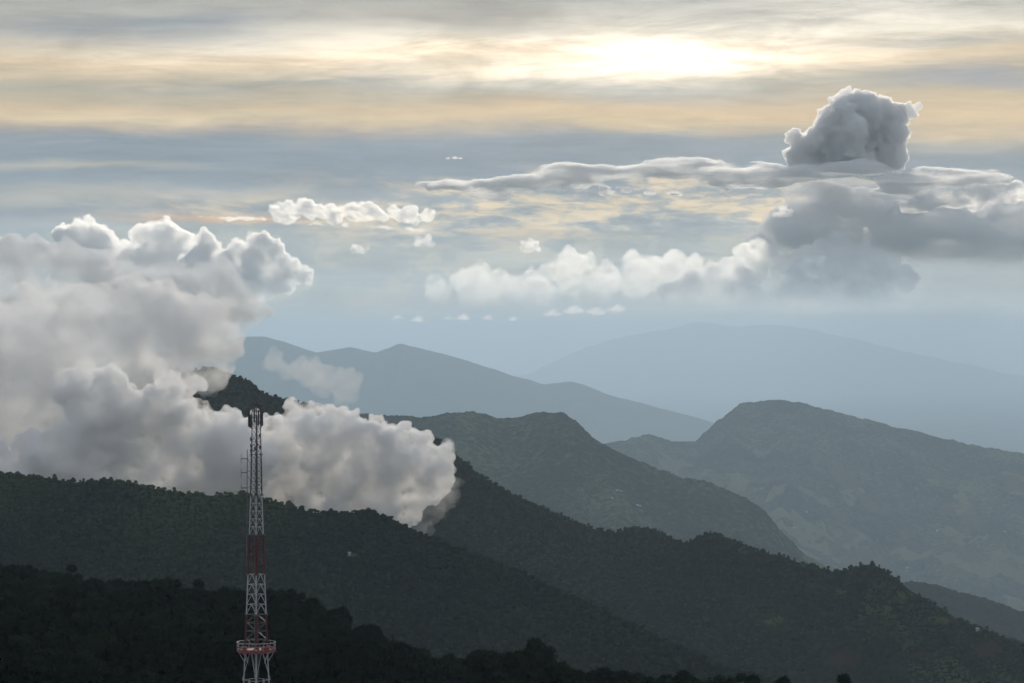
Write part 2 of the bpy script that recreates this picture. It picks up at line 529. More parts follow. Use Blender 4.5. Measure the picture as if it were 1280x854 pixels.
NEAR = hill('near_hill', [(-260, 690), (-60, 718), (0, 727), (30, 732), (90, 741), (135, 753), (175, 750), (230, 757), (300, 766), (345, 770), (390, 778), (430, 788), (455, 802), (480, 822),
                          (510, 838), (560, 850), (620, 846), (680, 850), (740, 862), (800, 870), (860, 872), (920, 878), (1000, 885), (1060, 890), (1140, 905), (1540, 960)],
            [(-260, 960), (0, 930), (330, 860), (440, 800), (520, 740), (700, 720), (1060, 680), (1540, 640)], 560, -0.03, M_forest, 420, 160, spur=4.5, spur_len=75, jitter=1.5,
            back=200, seed=171, rpow=1.0, smooth=True)

# ------------------------------------------------------------------ haze
def build_haze():
    x0, x1, y0, y1, z0, z1 = -71000, 71000, -2600, 135000, -1960, 500
    co = np.array([(x, y, z) for z in (z0, z1) for y in (y0, y1) for x in (x0, x1)], float)
    fa = np.array([(0, 2, 3, 1), (4, 5, 7, 6), (0, 1, 5, 4), (2, 6, 7, 3), (0, 4, 6, 2), (1, 3, 7, 5)])
    m, n = mat('haze')
    v = n.n('ShaderNodeVolumePrincipled')
    v.inputs['Color'].default_value = (0.565, 0.755, 0.945, 1)
    v.inputs['Density'].default_value = 2.9e-5
    v.inputs['Anisotropy'].default_value = 0.33
    o = n.n('ShaderNodeOutputMaterial')
    n.put(o.inputs['Volume'], v.outputs[0])
    link('haze', mesh_np('haze', co, fa), m, kind='stuff')


build_haze()

# ------------------------------------------------------------------ trees
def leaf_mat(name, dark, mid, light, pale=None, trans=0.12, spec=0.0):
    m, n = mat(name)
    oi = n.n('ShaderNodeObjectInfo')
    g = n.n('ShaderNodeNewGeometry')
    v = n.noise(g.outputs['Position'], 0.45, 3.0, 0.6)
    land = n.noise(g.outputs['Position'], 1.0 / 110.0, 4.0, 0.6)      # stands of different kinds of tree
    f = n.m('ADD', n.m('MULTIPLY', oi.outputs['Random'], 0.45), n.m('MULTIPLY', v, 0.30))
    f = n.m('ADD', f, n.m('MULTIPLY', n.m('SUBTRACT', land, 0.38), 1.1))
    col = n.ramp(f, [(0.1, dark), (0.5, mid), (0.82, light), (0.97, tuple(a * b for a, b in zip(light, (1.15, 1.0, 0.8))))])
    if pale:                                                # paler leaves along the spurs: relief light put into the colour
        at = n.n('ShaderNodeAttribute', attribute_type='INSTANCER', attribute_name='spur_light')
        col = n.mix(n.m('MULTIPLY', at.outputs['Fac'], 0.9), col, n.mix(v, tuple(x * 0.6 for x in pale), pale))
    b = n.n('ShaderNodeBsdfPrincipled')
    n.put(b.inputs['Base Color'], col)
    b.inputs['Roughness'].default_value = 0.75
    b.inputs['Specular IOR Level'].default_value = spec
    tr = n.n('ShaderNodeBsdfTranslucent')
    n.put(tr.inputs[0], col)
    mx = n.n('ShaderNodeMixShader')
    mx.inputs[0].default_value = trans
    n.put(mx.inputs[1], b.outputs[0])
    n.put(mx.inputs[2], tr.outputs[0])
    o = n.n('ShaderNodeOutputMaterial')
    n.put(o.inputs[0], mx.outputs[0])
    return m


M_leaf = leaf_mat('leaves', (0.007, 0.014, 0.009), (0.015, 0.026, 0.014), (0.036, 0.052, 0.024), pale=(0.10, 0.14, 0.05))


def bark_mat():
    m, n = mat('bark')
    g = n.n('ShaderNodeNewGeometry')
    f = n.noise(g.outputs['Position'], 3.0, 5.0, 0.6)
    finish(n, n.ramp(f, [(0.3, (0.010, 0.009, 0.007)), (0.7, (0.026, 0.022, 0.018))]), 0.9, 0.0)
    return m


M_bark = bark_mat()


def tube(segs, sides=7):
    """Round bars: list of polylines of (point, radius)."""
    co, fa = [], []
    for line in segs:
        base = len(co)
        m = len(line)
        pts = [np.array(p, float) for p, r in line]
        for i, (p, r) in enumerate(line):
            t = pts[min(i + 1, m - 1)] - pts[max(i - 1, 0)]
            t = t / (np.linalg.norm(t) + 1e-9)
            a = np.cross(t, (0, 0, 1.0) if abs(t[2]) < 0.9 else (1.0, 0, 0))
            a /= np.linalg.norm(a)
            b = np.cross(t, a)
            for k in range(sides):
                an = 2 * math.pi * k / sides
                co.append(pts[i] + (a * math.cos(an) + b * math.sin(an)) * r)
        for i in range(m - 1):
            for k in range(sides):
                k2 = (k + 1) % sides
                fa.append((base + i * sides + k, base + i * sides + k2, base + (i + 1) * sides + k2, base + (i + 1) * sides + k))
        for end, rev in ((0, True), (m - 1, False)):                     # caps as fans of quads
            ids = [base + end * sides + k for k in range(sides)]
            if rev:
                ids = ids[::-1]
            for k in range(1, sides - 1, 2):
                fa.append((ids[0], ids[k], ids[k + 1], ids[min(k + 2, sides - 1)] if k + 2 < sides else ids[k + 1]))
    return np.array(co), fa


def mesh_py(name, co, fa, smooth=False):
    me = bpy.data.meshes.new(name)
    me.from_pydata([tuple(c) for c in co], [], [tuple(dict.fromkeys(f)) for f in fa])
    if smooth:
        me.polygons.foreach_set('use_smooth', np.ones(len(me.polygons), bool))
    me.update()
    return me


def crown_lumps(kind, rg):
    """Sub-clumps of a crown about 1 unit in radius and centred 1 above its base."""
    L = []
    if kind == 'round':
        L.append((np.array([0, 0, 0.95]), 0.74))
        for k in range(9):
            a = rg.uniform(0, 6.28)
            e = rg.uniform(-0.25, 1.25)
            d = np.array([math.cos(a) * math.cos(e), math.sin(a) * math.cos(e), math.sin(e) * 0.85])
            L.append((np.array([0, 0, 0.95]) + d * rg.uniform(0.45, 0.62), rg.uniform(0.30, 0.46)))
    elif kind == 'spread':
        for k in range(13):
            a = rg.uniform(0, 6.28)
            q = math.sqrt(rg.uniform(0.02, 1)) * 0.85
            L.append((np.array([math.cos(a) * q, math.sin(a) * q, 1.2 - 0.45 * q * q + rg.normal() * 0.08]), rg.uniform(0.28, 0.42)))
    elif kind == 'tall':
        for k in range(13):
            z = rg.uniform(0.35, 2.0)
            w = 0.55 * math.sin(min(1, (2.3 - z) / 1.3) * 1.5)
            a = rg.uniform(0, 6.28)
            q = w * rg.uniform(0.3, 0.9)
            L.append((np.array([math.cos(a) * q, math.sin(a) * q, z]), rg.uniform(0.22, 0.36)))
    else:                                                   # pointed
        for k in range(15):
            z = 0.3 + 2.0 * k / 15
            w = 0.62 * (1 - (z - 0.3) / 2.15)
            a = rg.uniform(0, 6.28)
            L.append((np.array([math.cos(a) * w * 0.7, math.sin(a) * w * 0.7, z]), 0.14 + w * 0.4))
    return L


def ico(sub):
    import bmesh
    bm = bmesh.new()
    bmesh.ops.create_icosphere(bm, subdivisions=sub, radius=1.0)
    v = np.array([x.co[:] for x in bm.verts])
    f = np.array([[x.index for x in p.verts] for p in bm.faces])
    bm.free()
    return v, f


ICO1, ICO2 = ico(1), ico(2)


def crown_mesh(kind, seed, nleaf, size):
    rg = np.random.default_rng(seed)
    L = crown_lumps(kind, rg)
    wts = np.array([r * r for c, r in L])
    idx = rg.choice(len(L), nleaf, p=wts / wts.sum())
    C = np.array([c for c, r in L])[idx]
    Rr = np.array([r for c, r in L])[idx]
    d = rg.normal(size=(nleaf, 3))
    d /= np.linalg.norm(d, axis=1)[:, None]
    p = C + d * (Rr * rg.uniform(0.72, 1.08, nleaf))[:, None]
    nrm = d + rg.normal(size=(nleaf, 3)) * 0.3
    nrm /= np.linalg.norm(nrm, axis=1)[:, None]
    a = np.cross(nrm, rg.normal(size=(nleaf, 3)))
    a /= np.linalg.norm(a, axis=1)[:, None]
    b = np.cross(nrm, a)
    s = (size * rg.uniform(0.6, 1.3, nleaf))[:, None]
    co = np.stack([p - a * s, p - b * s * 0.6, p + a * s, p + b * s * 0.6], 1).reshape(-1, 3)
    fa = np.arange(nleaf * 4).reshape(-1, 4)
    fa = np.concatenate([fa[:, [0, 1, 2]], fa[:, [0, 2, 3]]])
    V, Fc = ICO1                                            # the dense inside of each clump
    cores = np.array([c for c, r in L])[:, None, :] + V[None] * (np.array([r for c, r in L]) * 0.86)[:, None, None] * (1 + 0.25 * (rg.random((len(L), len(V), 1)) - 0.5))
    cf = (Fc[None] + (np.arange(len(L)) * len(V))[:, None, None] + len(co)).reshape(-1, 3)
    return mesh_np('crown', np.concatenate([co, cores.reshape(-1, 3)]), np.concatenate([fa, cf]))


def trunk_mesh(kind, seed):
    rg = np.random.default_rng(seed)
    top = {'round': 0.9, 'spread': 1.0, 'tall': 1.7, 'pointed': 2.1}[kind]
    lines = [[((0, 0, -0.9), 0.075), ((rg.normal() * 0.03, rg.normal() * 0.03, 0.0), 0.06), ((rg.normal() * 0.05, rg.normal() * 0.05, top * 0.55), 0.045), ((0, 0, top), 0.02)]]
    for k in range(6):
        a = rg.uniform(0, 6.28)
        z = rg.uniform(0.1, 0.6) * top
        q = rg.uniform(0.3, 0.55)
        lines.append([((0, 0, z), 0.032), ((math.cos(a) * q * 0.5, math.sin(a) * q * 0.5, z + 0.22), 0.022), ((math.cos(a) * q, math.sin(a) * q, z + 0.45), 0.01)])
    co, fa = tube(lines, 6)
    return mesh_py('trunk', co, fa, True)


KINDS = ['round', 'round', 'spread', 'round', 'spread', 'round', 'tall', 'round']
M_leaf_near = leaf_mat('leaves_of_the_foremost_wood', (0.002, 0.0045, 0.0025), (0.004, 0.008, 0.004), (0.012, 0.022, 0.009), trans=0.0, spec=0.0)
CROWNS = [crown_mesh(k, 300 + i, 2600, 0.058) for i, k in enumerate(KINDS)]
TRUNKS = [trunk_mesh(k, 330 + i) for i, k in enumerate(KINDS)]
SMALL = [crown_mesh(k, 360 + i, 420, 0.125) for i, k in enumerate(KINDS)]
for me in SMALL:
    me.materials.append(M_leaf)
for me in CROWNS:
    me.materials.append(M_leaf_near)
for me in TRUNKS:
    me.materials.append(M_bark)


def scatter(H, spacing, seed, ymin=0.0, pmin=-60, pmax=1340, pymax=900, skip=None, dens=1.0):
    """Stand points on a hill, about `spacing` apart."""
    XX, YY, Z = H[1:4]
    rg = np.random.default_rng(seed)
    nr, nc = XX.shape
    px = XX / YY * F + CX
    py = -Z / YY * F + Y0
    area = np.abs((XX[:-1, 1:] - XX[:-1, :-1]) * (YY[1:, :-1] - YY[:-1, :-1]))
    ok = (px[:-1, :-1] > pmin) & (px[:-1, :-1] < pmax) & (py[:-1, :-1] < pymax) & (YY[:-1, :-1] > ymin)
    w = (area * ok).ravel()
    n = int(w.sum() / spacing ** 2 * 4)
    c = rg.choice(w.size, n, p=w / w.sum())
    r, k = c // (nc - 1), c % (nc - 1)
    fr, fk = rg.random(n), rg.random(n)

    def s(A):
        return (A[r, k] * (1 - fr) * (1 - fk) + A[r + 1, k] * fr * (1 - fk) + A[r, k + 1] * (1 - fr) * fk + A[r + 1, k + 1] * fr * fk)
    p = np.stack([s(XX), s(YY), s(Z), s(H[4])], -1)
    cell = spacing * 0.8
    seen, keep = {}, []
    for i, (x, y) in enumerate(p[:, :2]):
        q = (int(x // cell), int(y // cell))
        good = True
        for dx in (-1, 0, 1):
            for dy in (-1, 0, 1):
                j = seen.get((q[0] + dx, q[1] + dy))
                if j is not None and (p[j, 0] - x) ** 2 + (p[j, 1] - y) ** 2 < cell * cell:
                    good = False
        if good:
            seen[q] = i
            keep.append(i)
    p = p[keep]
    if skip is not None:
        p = p[skip(p[:, 0], p[:, 1], p[:, 2]) + rg.normal(size=len(p)) * 0.08 < 0.42]
    return p


TREE_SRC = bpy.data.collections.new('tree_kinds')          # sources of the far woods, not in the scene itself
TREE_SRC_NEAR = bpy.data.collections.new('tree_kinds_near')
for i, (a, b) in enumerate(zip(SMALL, CROWNS)):
    TREE_SRC.objects.link(bpy.data.objects.new('far_crown', a))
    TREE_SRC_NEAR.objects.link(bpy.data.objects.new('near_crown', b))


def wood(name, pts, size, src, seed, sink=0.55, stretch=0.95):
    """A closed wood as one mass of crowns standing on the given points."""
    rg = np.random.default_rng(seed)
    n = len(pts)
    big = 0.75 + 0.5 * fbm(pts[:, 0] / (size * 9), pts[:, 1] / (size * 9), seed=seed, octaves=3)
    sc = size * big * rg.uniform(0.62, 1.28, n)
    me = bpy.data.meshes.new(name)
    me.vertices.add(n)
    co = pts.copy()
    co[:, 2] -= sc * sink
    me.vertices.foreach_set('co', np.ascontiguousarray(co[:, :3], dtype=np.float32).ravel())
    spur_light = sstep(0.68, 0.86, pts[:, 3] + 0.5 * (fbm(pts[:, 0] / 60, pts[:, 1] / 60, seed=seed + 1, octaves=3) - 0.5)) * sstep(0.35, 0.6, fbm(pts[:, 0] / 260, pts[:, 1] / 260, seed=seed + 2, octaves=2))
    for key, val, ty in (('size', sc, 'FLOAT'), ('spur_light', spur_light, 'FLOAT'), ('turn', rg.uniform(0, 6.28, n), 'FLOAT'), ('kind_index', rg.integers(0, len(KINDS), n), 'INT')):
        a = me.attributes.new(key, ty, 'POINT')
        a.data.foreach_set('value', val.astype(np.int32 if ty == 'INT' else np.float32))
    o = link(name, me, None, kind='stuff')
    ng = bpy.data.node_groups.new(name, 'GeometryNodeTree')
    ng.interface.new_socket('Geometry', in_out='INPUT', socket_type='NodeSocketGeometry')
    ng.interface.new_socket('Geometry', in_out='OUTPUT', socket_type='NodeSocketGeometry')
    gi, go = ng.nodes.new('NodeGroupInput'), ng.nodes.new('NodeGroupOutput')
    ip = ng.nodes.new('GeometryNodeInstanceOnPoints')
    ci = ng.nodes.new('GeometryNodeCollectionInfo')
    ci.inputs['Collection'].default_value = src
    ci.inputs['Separate Children'].default_value = True
    ci.inputs['Reset Children'].default_value = True
    ip.inputs['Pick Instance'].default_value = True

    def attr(key, ty):
        a = ng.nodes.new('GeometryNodeInputNamedAttribute')
        a.data_type = ty
        a.inputs['Name'].default_value = key
        return a.outputs['Attribute']
    L = ng.links.new
    L(gi.outputs[0], ip.inputs['Points'])
    L(ci.outputs[0], ip.inputs['Instance'])
    L(attr('kind_index', 'INT'), ip.inputs['Instance Index'])
    cx = ng.nodes.new('ShaderNodeCombineXYZ')
    L(attr('turn', 'FLOAT'), cx.inputs['Z'])
    L(cx.outputs[0], ip.inputs['Rotation'])
    cs = ng.nodes.new('ShaderNodeCombineXYZ')
    sz = attr('size', 'FLOAT')
    mu = ng.nodes.new('ShaderNodeMath')
    mu.operation = 'MULTIPLY'
    L(sz, mu.inputs[0])
    mu.inputs[1].default_value = stretch
    L(sz, cs.inputs['X'])
    L(sz, cs.inputs['Y'])
    L(mu.outputs[0], cs.inputs['Z'])
    L(cs.outputs[0], ip.inputs['Scale'])
    L(ip.outputs[0], go.inputs[0])
    md = o.modifiers.new('wood', 'NODES')
    md.node_group = ng
    return o


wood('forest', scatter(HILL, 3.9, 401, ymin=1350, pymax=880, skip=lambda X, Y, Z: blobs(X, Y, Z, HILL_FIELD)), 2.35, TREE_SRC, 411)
wood('forest', scatter(RIDGE, 5.2, 402, ymin=2100, pymax=870, pmin=150, skip=lambda X, Y, Z: np.maximum(blobs(X, Y, Z, RIDGE_LIT_FIELD) * 0.95, blobs(X, Y, Z, RIDGE_EARTH))), 3.0, TREE_SRC, 412)

# the foremost slope: the nearest 300 trees one by one, the rest of the wood as one mass
near_pts = scatter(NEAR, 7.0, 403, ymin=395, pmin=-40, pmax=1240, pymax=935)
npx = near_pts[:, 0] / near_pts[:, 1] * F + CX
npy = -(near_pts[:, 2] + 5.0) / near_pts[:, 1] * F + Y0
inframe = (npx > 8) & (npx < 1272) & (npy < 846)
order = np.argsort(np.where(inframe, near_pts[:, 1], 1e9))
single, rest = order[:300], order[300:]
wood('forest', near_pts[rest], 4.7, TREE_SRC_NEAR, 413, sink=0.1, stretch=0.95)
for i in single:
    x, y, z = near_pts[i, :3]
    k = int(rng.integers(0, len(KINDS)))
    sc = 4.7 * float(rng.uniform(0.6, 1.35))
    t = link('tree', None, loc=(x, y, z - sc * 0.1), label='dark leafy tree in the closed wood nearest the lattice mast', category='tree', group='trees of the closed wood on the foremost slope')
    t.rotation_euler = (0, 0, float(rng.uniform(0, 6.28)))
    t.scale = (sc, sc, sc * float(rng.uniform(0.85, 1.1)))
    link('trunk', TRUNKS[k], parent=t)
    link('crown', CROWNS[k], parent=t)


def ground_z(H, x, y):
    XX, YY, Z = H[1:4]
    d = (XX - x) ** 2 + ((YY - y) * 1.0) ** 2
    return float(Z.ravel()[np.argmin(d)])


def dead_tree(px, py_top, Y, h, seed, label, lean=0.0, branches=9):
    rg = np.random.default_rng(seed)
    x = (px - CX) / F * Y
    top = -(py_top - Y0) / F * Y
    gz = ground_z(NEAR, x, Y)
    H = max(h, top - gz)
    lines = [[((0, 0, 0), 0.22), ((lean * 0.3, 0, H * 0.5), 0.17), ((lean * 0.7 + 0.15, 0, H * 0.8), 0.11), ((lean, 0, H), 0.04)]]
    for k in range(branches):
        f = rg.uniform(0.5, 0.93)
        a = rg.uniform(0, 6.28)
        q = rg.uniform(0.5, 1.5) * (1.25 - f) * 1.6
        b = np.array([lean * f * 0.8, 0, H * f])
        e = b + np.array([math.cos(a) * q, math.sin(a) * q * 0.5, rg.uniform(0.4, 1.3)])
        lines.append([(b, 0.09), ((b + e) / 2 + rg.normal(size=3) * 0.12, 0.075), (e, 0.04)])
        for m in range(2):
            e2 = e + np.array([rg.normal() * 0.4, rg.normal() * 0.2, rg.uniform(0.2, 0.6)])
            lines.append([((b + 2 * e) / 3, 0.06), (e2, 0.025)])
    co, fa = tube(lines, 6)
    t = link('dead_tree', None, loc=(x, Y, gz - 0.2), label=label, category='tree')
    link('trunk', mesh_py('trunk', co, fa, True), M_bark, parent=t)


dead_tree(490, 787, 742, 5, 1, 'bare dead tree with candelabra branches where the dark slope drops to the right', 0.2, 14)
dead_tree(430, 750, 800, 5, 2, 'bare forked treetop sticking out of the dark slope right of the mast', 0.4, 6)
dead_tree(619, 802, 722, 4, 3, 'thin leaning bare trunk on the low skyline past the dead tree', -0.9, 1)
dead_tree(214, 727, 800, 6, 4, 'slim bare dead trunk among crowns left of the mast', 0.2, 5)

# ------------------------------------------------------------------ lattice mast
def paint(name, color, rough=0.5, dirt=(0.10, 0.06, 0.04), amount=0.5):
    m, n = mat(name)
    g = n.n('ShaderNodeNewGeometry')
    f = n.rng(n.noise(g.outputs['Position'], 1.3, 6.0, 0.65), 0.5, 0.75)
    c = n.mix(n.m('MULTIPLY', f, amount), color, dirt)
    finish(n, c, rough, 0.4)
    return m


M_white = paint('white_mast_paint', (0.40, 0.41, 0.42), 0.6, (0.20, 0.17, 0.15), 0.8)
M_red = paint('red_mast_paint', (0.085, 0.007, 0.012), 0.5, (0.07, 0.02, 0.018), 0.7)
M_deck = paint('faded_red_paint', (0.20, 0.05, 0.055), 0.6, (0.25, 0.2, 0.19), 0.6)
M_grey = paint('galvanised_steel', (0.10, 0.104, 0.108), 0.5, (0.14, 0.13, 0.12), 0.5)
M_dark = paint('dark_antenna_plastic', (0.055, 0.058, 0.062), 0.5, (0.1, 0.1, 0.1), 0.4)

TY = 347.0
TX = (320.3 - CX) / F * TY
PXM = TY / F                                                 # metres in one picture pixel at the mast
tz = lambda py: -(py - Y0) / F * TY
TW = [(505.5, 5.2), (536, 5.3), (568, 6.0), (619, 7.0), (668.5, 8.7), (718, 10.3), (768, 12.3), (812, 13.7), (854, 17.8), (980, 30)]
BASE_Z = ground_z(NEAR, TX, TY) - 0.3
mast = link('lattice_mast', None, loc=(TX, TY, BASE_Z), label='tall red and white lattice radio mast with antennas and round railed platform', category='radio mast')
mast.rotation_euler = (0, 0, R(4))


def half(z):
    py = Y0 - z / TY * F
    return float(np.interp(py, [a for a, b in TW], [b for a, b in TW])) * PXM


def corner(k, z):
    a = math.pi / 2 * k
    h = half(z)
    return np.array([math.cos(a) * h, math.sin(a) * h, z - BASE_Z])


def box(c, sx, sy, sz, rot=0.0):
    v = np.array([(x, y, z) for z in (-.5, .5) for y in (-.5, .5) for x in (-.5, .5)]) * (sx, sy, sz)
    cr, sr = math.cos(rot), math.sin(rot)
    v = np.stack([v[:, 0] * cr - v[:, 1] * sr, v[:, 0] * sr + v[:, 1] * cr, v[:, 2]], -1) + np.array(c, float)
    return v, [(0, 2, 3, 1), (4, 5, 7, 6), (0, 1, 5, 4), (2, 6, 7, 3), (0, 4, 6, 2), (1, 3, 7, 5)]


def join(parts):
    co, fa = [], []
    for c, f in parts:
        b = len(co)
        co += [tuple(x) for x in c]
        fa += [tuple(b + i for i in q) for q in f]
    return np.array(co), fa


def part(name, geo, m, parent, **kw):
    return link(name, mesh_py(name, geo[0], geo[1]), m, parent=parent, **kw)


levels = [(505.5, 536, 'X', 4, M_grey, 0.06, 0.028), (536, 568, 'X', 4, M_grey, 0.06, 0.028), (568, 619, 'X', 6, M_dark, 0.085, 0.03), (619, 668.5, 'K', 5, M_white, 0.075, 0.032),
          (668.5, 718, 'Z', 4, M_red, 0.12, 0.04), (718, 768, 'K', 4, M_white, 0.075, 0.035), (768, 810, 'R', 4, M_red, 0.13, 0.035), (812.5, None, 'K', 9, M_white, 0.08, 0.038)]
for ya, yb, style, npan, m, lr, br in levels:
    za = tz(ya)
    zb = tz(yb) if yb else BASE_Z
    colour = 'red' if m is M_red else 'white'
    bars = []
    zs = np.linspace(za, zb, npan + 1)
    for i in range(npan + 1):
        for k in range(4):
            if i < npan or yb is None:
                a, b = corner(k, zs[i]), corner(k + 1, zs[i])
                bars.append([(a, br), (b, br)])
    for i in range(npan):
        for k in range(4):
            a, b, c, d = corner(k, zs[i]), corner(k + 1, zs[i]), corner(k, zs[i + 1]), corner(k + 1, zs[i + 1])
            if style == 'X':
                bars += [[(a, br), (d, br)], [(b, br), (c, br)]]
            elif style == 'K':
                t = (a + b) / 2
                bars += [[(t, br), (c, br)], [(t, br), (d, br)]]
                if i % 2 == 1:
                    bars.append([((a + c) / 2, br * 0.7), ((t + c) / 2, br * 0.7)])
            elif style == 'Z':
                bars += [[(a, br), (d, br)]] if (i + k) % 2 else [[(b, br), (c, br)]]
            else:
                bars += [[(a * 0.85 + b * 0.15, br), (d, br)]] if (i + k) % 2 else [[(b, br), (c, br)]]
    brace = part('bracing', tube(bars, 5), M_grey if style == 'R' else m, mast)
    for k in range(4):
        part('leg', tube([[(corner(k, za), lr), (corner(k, zb), lr)]], 8), m, mast)
# splice flanges where the leg lengths meet
fl = []
for py in (568, 619, 668.5, 718, 768):
    for k in range(4):
        c = corner(k, tz(py))
        fl.append([(c + (0, 0, 0.06), 0.23), (c - (0, 0, 0.06), 0.23)])
part('leg_flange', tube(fl, 8), M_dark, mast)
# climbing ladder and feeder cables inside
zt, zb = tz(615), BASE_Z
lad = []
for sx in (-0.18, 0.18):
    lad.append([((sx - 0.05, 0.12, zt - BASE_Z), 0.028), ((sx - 0.05, 0.12, 0), 0.028)])
for z in np.arange(zb + 0.3, zt, 0.35):
    lad.append([((-0.23, 0.12, z - BASE_Z), 0.016), ((0.13, 0.12, z - BASE_Z), 0.016)])
part('ladder', tube(lad, 5), M_grey, mast)
cab = []
for i in range(4):
    line = []
    for py in (520, 560, 600, 640, 680, 720, 760, 800, 850, 900):
        z = tz(py)
        if z < BASE_Z + 0.4:
            break
        f = 0.12 + 0.04 * i
        p = corner(0, z) * f + corner(3, z) * (1 - f)
        p[:2] *= 0.94
        line.append((p, 0.028))
    line.append((line[-1][0] * (1, 1, 0) + np.array([0, 0, 0.1]), 0.028))
    cab.append(line)
part('feeder_cable_run', tube(cab, 5), M_dark, mast)
# platform with toe board, struts and a round rail
dz = tz(813) - BASE_Z
RO, RI = 24.0 * PXM, half(tz(813)) + 0.12
def ring(r0, r1, z0, z1, n=32, rot=0.0):
    co, fa = [], []
    for i in range(n):
        a = 2 * math.pi * i / n + rot
        for r, z in ((r0, z0), (r1, z0), (r1, z1), (r0, z1)):
            co.append((math.cos(a) * r, math.sin(a) * r, z))
    for i in range(n):
        j = (i + 1) % n
        for k in range(4):
            fa.append((i * 4 + k, i * 4 + (k + 1) % 4, j * 4 + (k + 1) % 4, j * 4 + k))
    return np.array(co), fa
plat = part('platform', ring(RI * 0.35, RO - 0.02, dz, dz + 0.07, 8), M_deck, mast)
toe = part('toe_board', ring(RO - 0.02, RO + 0.05, dz - 0.22, dz + 0.24, 8), M_deck, plat)
st = []
for k in range(8):
    a = 2 * math.pi * k / 8
    o_ = np.array([math.cos(a) * (RO - 0.1), math.sin(a) * (RO - 0.1), dz - 0.05])
    i_ = np.array([math.cos(a) * half(tz(828)) * 0.95, math.sin(a) * half(tz(828)) * 0.95, dz - 1.5])
    st.append([(o_, 0.05), (i_, 0.05)])
part('platform_strut', tube(st, 6), M_white, plat)
rl = []
for zz, rr in ((dz + 1.05, 0.045), (dz + 0.62, 0.02)):
    rl.append([((math.cos(t) * RO, math.sin(t) * RO, zz), rr) for t in np.linspace(0, 2 * math.pi, 41)])
for k in range(16):
    a = 2 * math.pi * k / 16
    rl.append([((math.cos(a) * RO, math.sin(a) * RO, dz + 0.1), 0.02), ((math.cos(a) * RO, math.sin(a) * RO, dz + 1.05), 0.02)])
part('railing', tube(rl, 5), M_white, plat)
for x, y, sx, sz in ((-1.5, -1.0, 0.5, 0.5), (1.0, -1.7, 0.55, 0.55), (1.5, -1.1, 0.4, 0.65)):
    part('equipment_box', box((x, y, dz + 0.09 + sz / 2), sx, sx * 0.7, sz, 0.5), M_deck, plat)


# antennas
def panel(px, py0, py1, yoff, w=0.30, ang=0.0):
    x = (px - 320.3) * PXM
    z0, z1 = tz(py1) - BASE_Z, tz(py0) - BASE_Z
    geo = join([box((x, yoff, (z0 + z1) / 2), w, 0.16, z1 - z0, ang), box((x * 0.97, yoff * 0.97, z1 + 0.02), w * 0.8, 0.12, 0.06, ang), box((x * 0.97, yoff * 0.97, z0 - 0.03), w * 0.7, 0.12, 0.08, ang)])
    p = part('panel_antenna', geo, M_dark, mast)
    xi = math.copysign(half(tz(py0)) * 0.8, x)
    g = [[((x * 0.9, yoff * 0.9, z0 - 0.25), 0.035), ((x * 0.9, yoff * 0.9, z1 + 0.2), 0.035)]]
    for z in (z0 + 0.3, z1 - 0.3):
        g.append([((x * 0.95, yoff * 0.95, z), 0.03), ((xi * 0.6, yoff * 0.2, z), 0.03)])
    part('mounting_pole', tube(g, 6), M_grey, p)


panel(311.4, 509.5, 533, -0.35, 0.22, 0.6)
panel(313.2, 519, 534, 0.3, 0.30, -0.4)
panel(326.0, 511, 530, 0.35, 0.22, -0.6)
panel(327.6, 516, 532, -0.30, 0.24, 0.4)
panel(318.0, 511, 527, -0.75, 0.2, 0.2)
panel(323.2, 513, 531, -0.7, 0.2, -0.2)
for px, py, yo in ((314.0, 549, -0.3), (313.9, 557.5, 0.1), (314.0, 563.5, -0.2), (325.4, 559, -0.2), (321.0, 556, -0.6), (324.8, 545, 0.3), (319.0, 561, -0.55)):
    x = (px - 320.3) * PXM
    part('radio_unit', join([box((x, yo, tz(py) - BASE_Z), 0.24, 0.22, 0.46, 0.3), box((x * 0.7, yo * 0.7, tz(py) - BASE_Z), 0.10, 0.10, 0.12, 0.3)]), M_dark, mast)
zt = tz(505.5) - BASE_Z
part('top_frame', tube([[(corner(k, tz(505.5)) * (1.1, 1.1, 1), 0.06), (corner(k + 1, tz(505.5)) * (1.1, 1.1, 1), 0.06)] for k in range(4)], 6), M_dark, mast)
part('lightning_rod', tube([[((-0.58, 0, zt - 0.4), 0.03), ((-0.58, 0, zt + 0.6), 0.025), ((-0.58, 0, tz(492.5) - BASE_Z), 0.012)]], 6), M_dark, mast)
lamp = part('warning_lamp', tube([[((0.0, 0, zt), 0.09), ((0.0, 0, zt + 0.12), 0.1), ((0.0, 0, zt + 0.2), 0.05)]], 8), M_red, mast)

# dipole array on the left, on its own pole
xm, xd = (309.2 - 320.3) * PXM, (301.5 - 320.3) * PXM
lines = [[((xm, 0, tz(562) - BASE_Z), 0.05), ((xm - 0.05, 0, tz(640) - BASE_Z), 0.055), ((xm - 0.1, 0, tz(706) - BASE_Z), 0.055)]]
for i, py in enumerate((570, 578, 589, 599, 609, 618, 628, 640, 652, 664, 676, 690, 702)):
    z = tz(py) - BASE_Z
    h = half(tz(py)) * 0.98
    if i % 2 == 0:
        lines.append([((xm, 0, z), 0.03), ((-h, 0, z), 0.03)])
    else:
        lines.append([((xm, 0, z + 0.55), 0.025), ((-h, 0, z - 0.5), 0.025)])
arr = part('dipole_array', tube(lines, 6), M_grey, mast)
for py in (573.5, 591, 610, 628, 645.5, 664, 681.5, 699):
    z = tz(py) - BASE_Z
    part('dipole', tube([[((xm, 0, z), 0.06), ((xd, 0, z), 0.05)], [((xd, 0, z - 0.58), 0.028), ((xd, 0, z + 0.58), 0.028)]], 6), M_dark, arr)

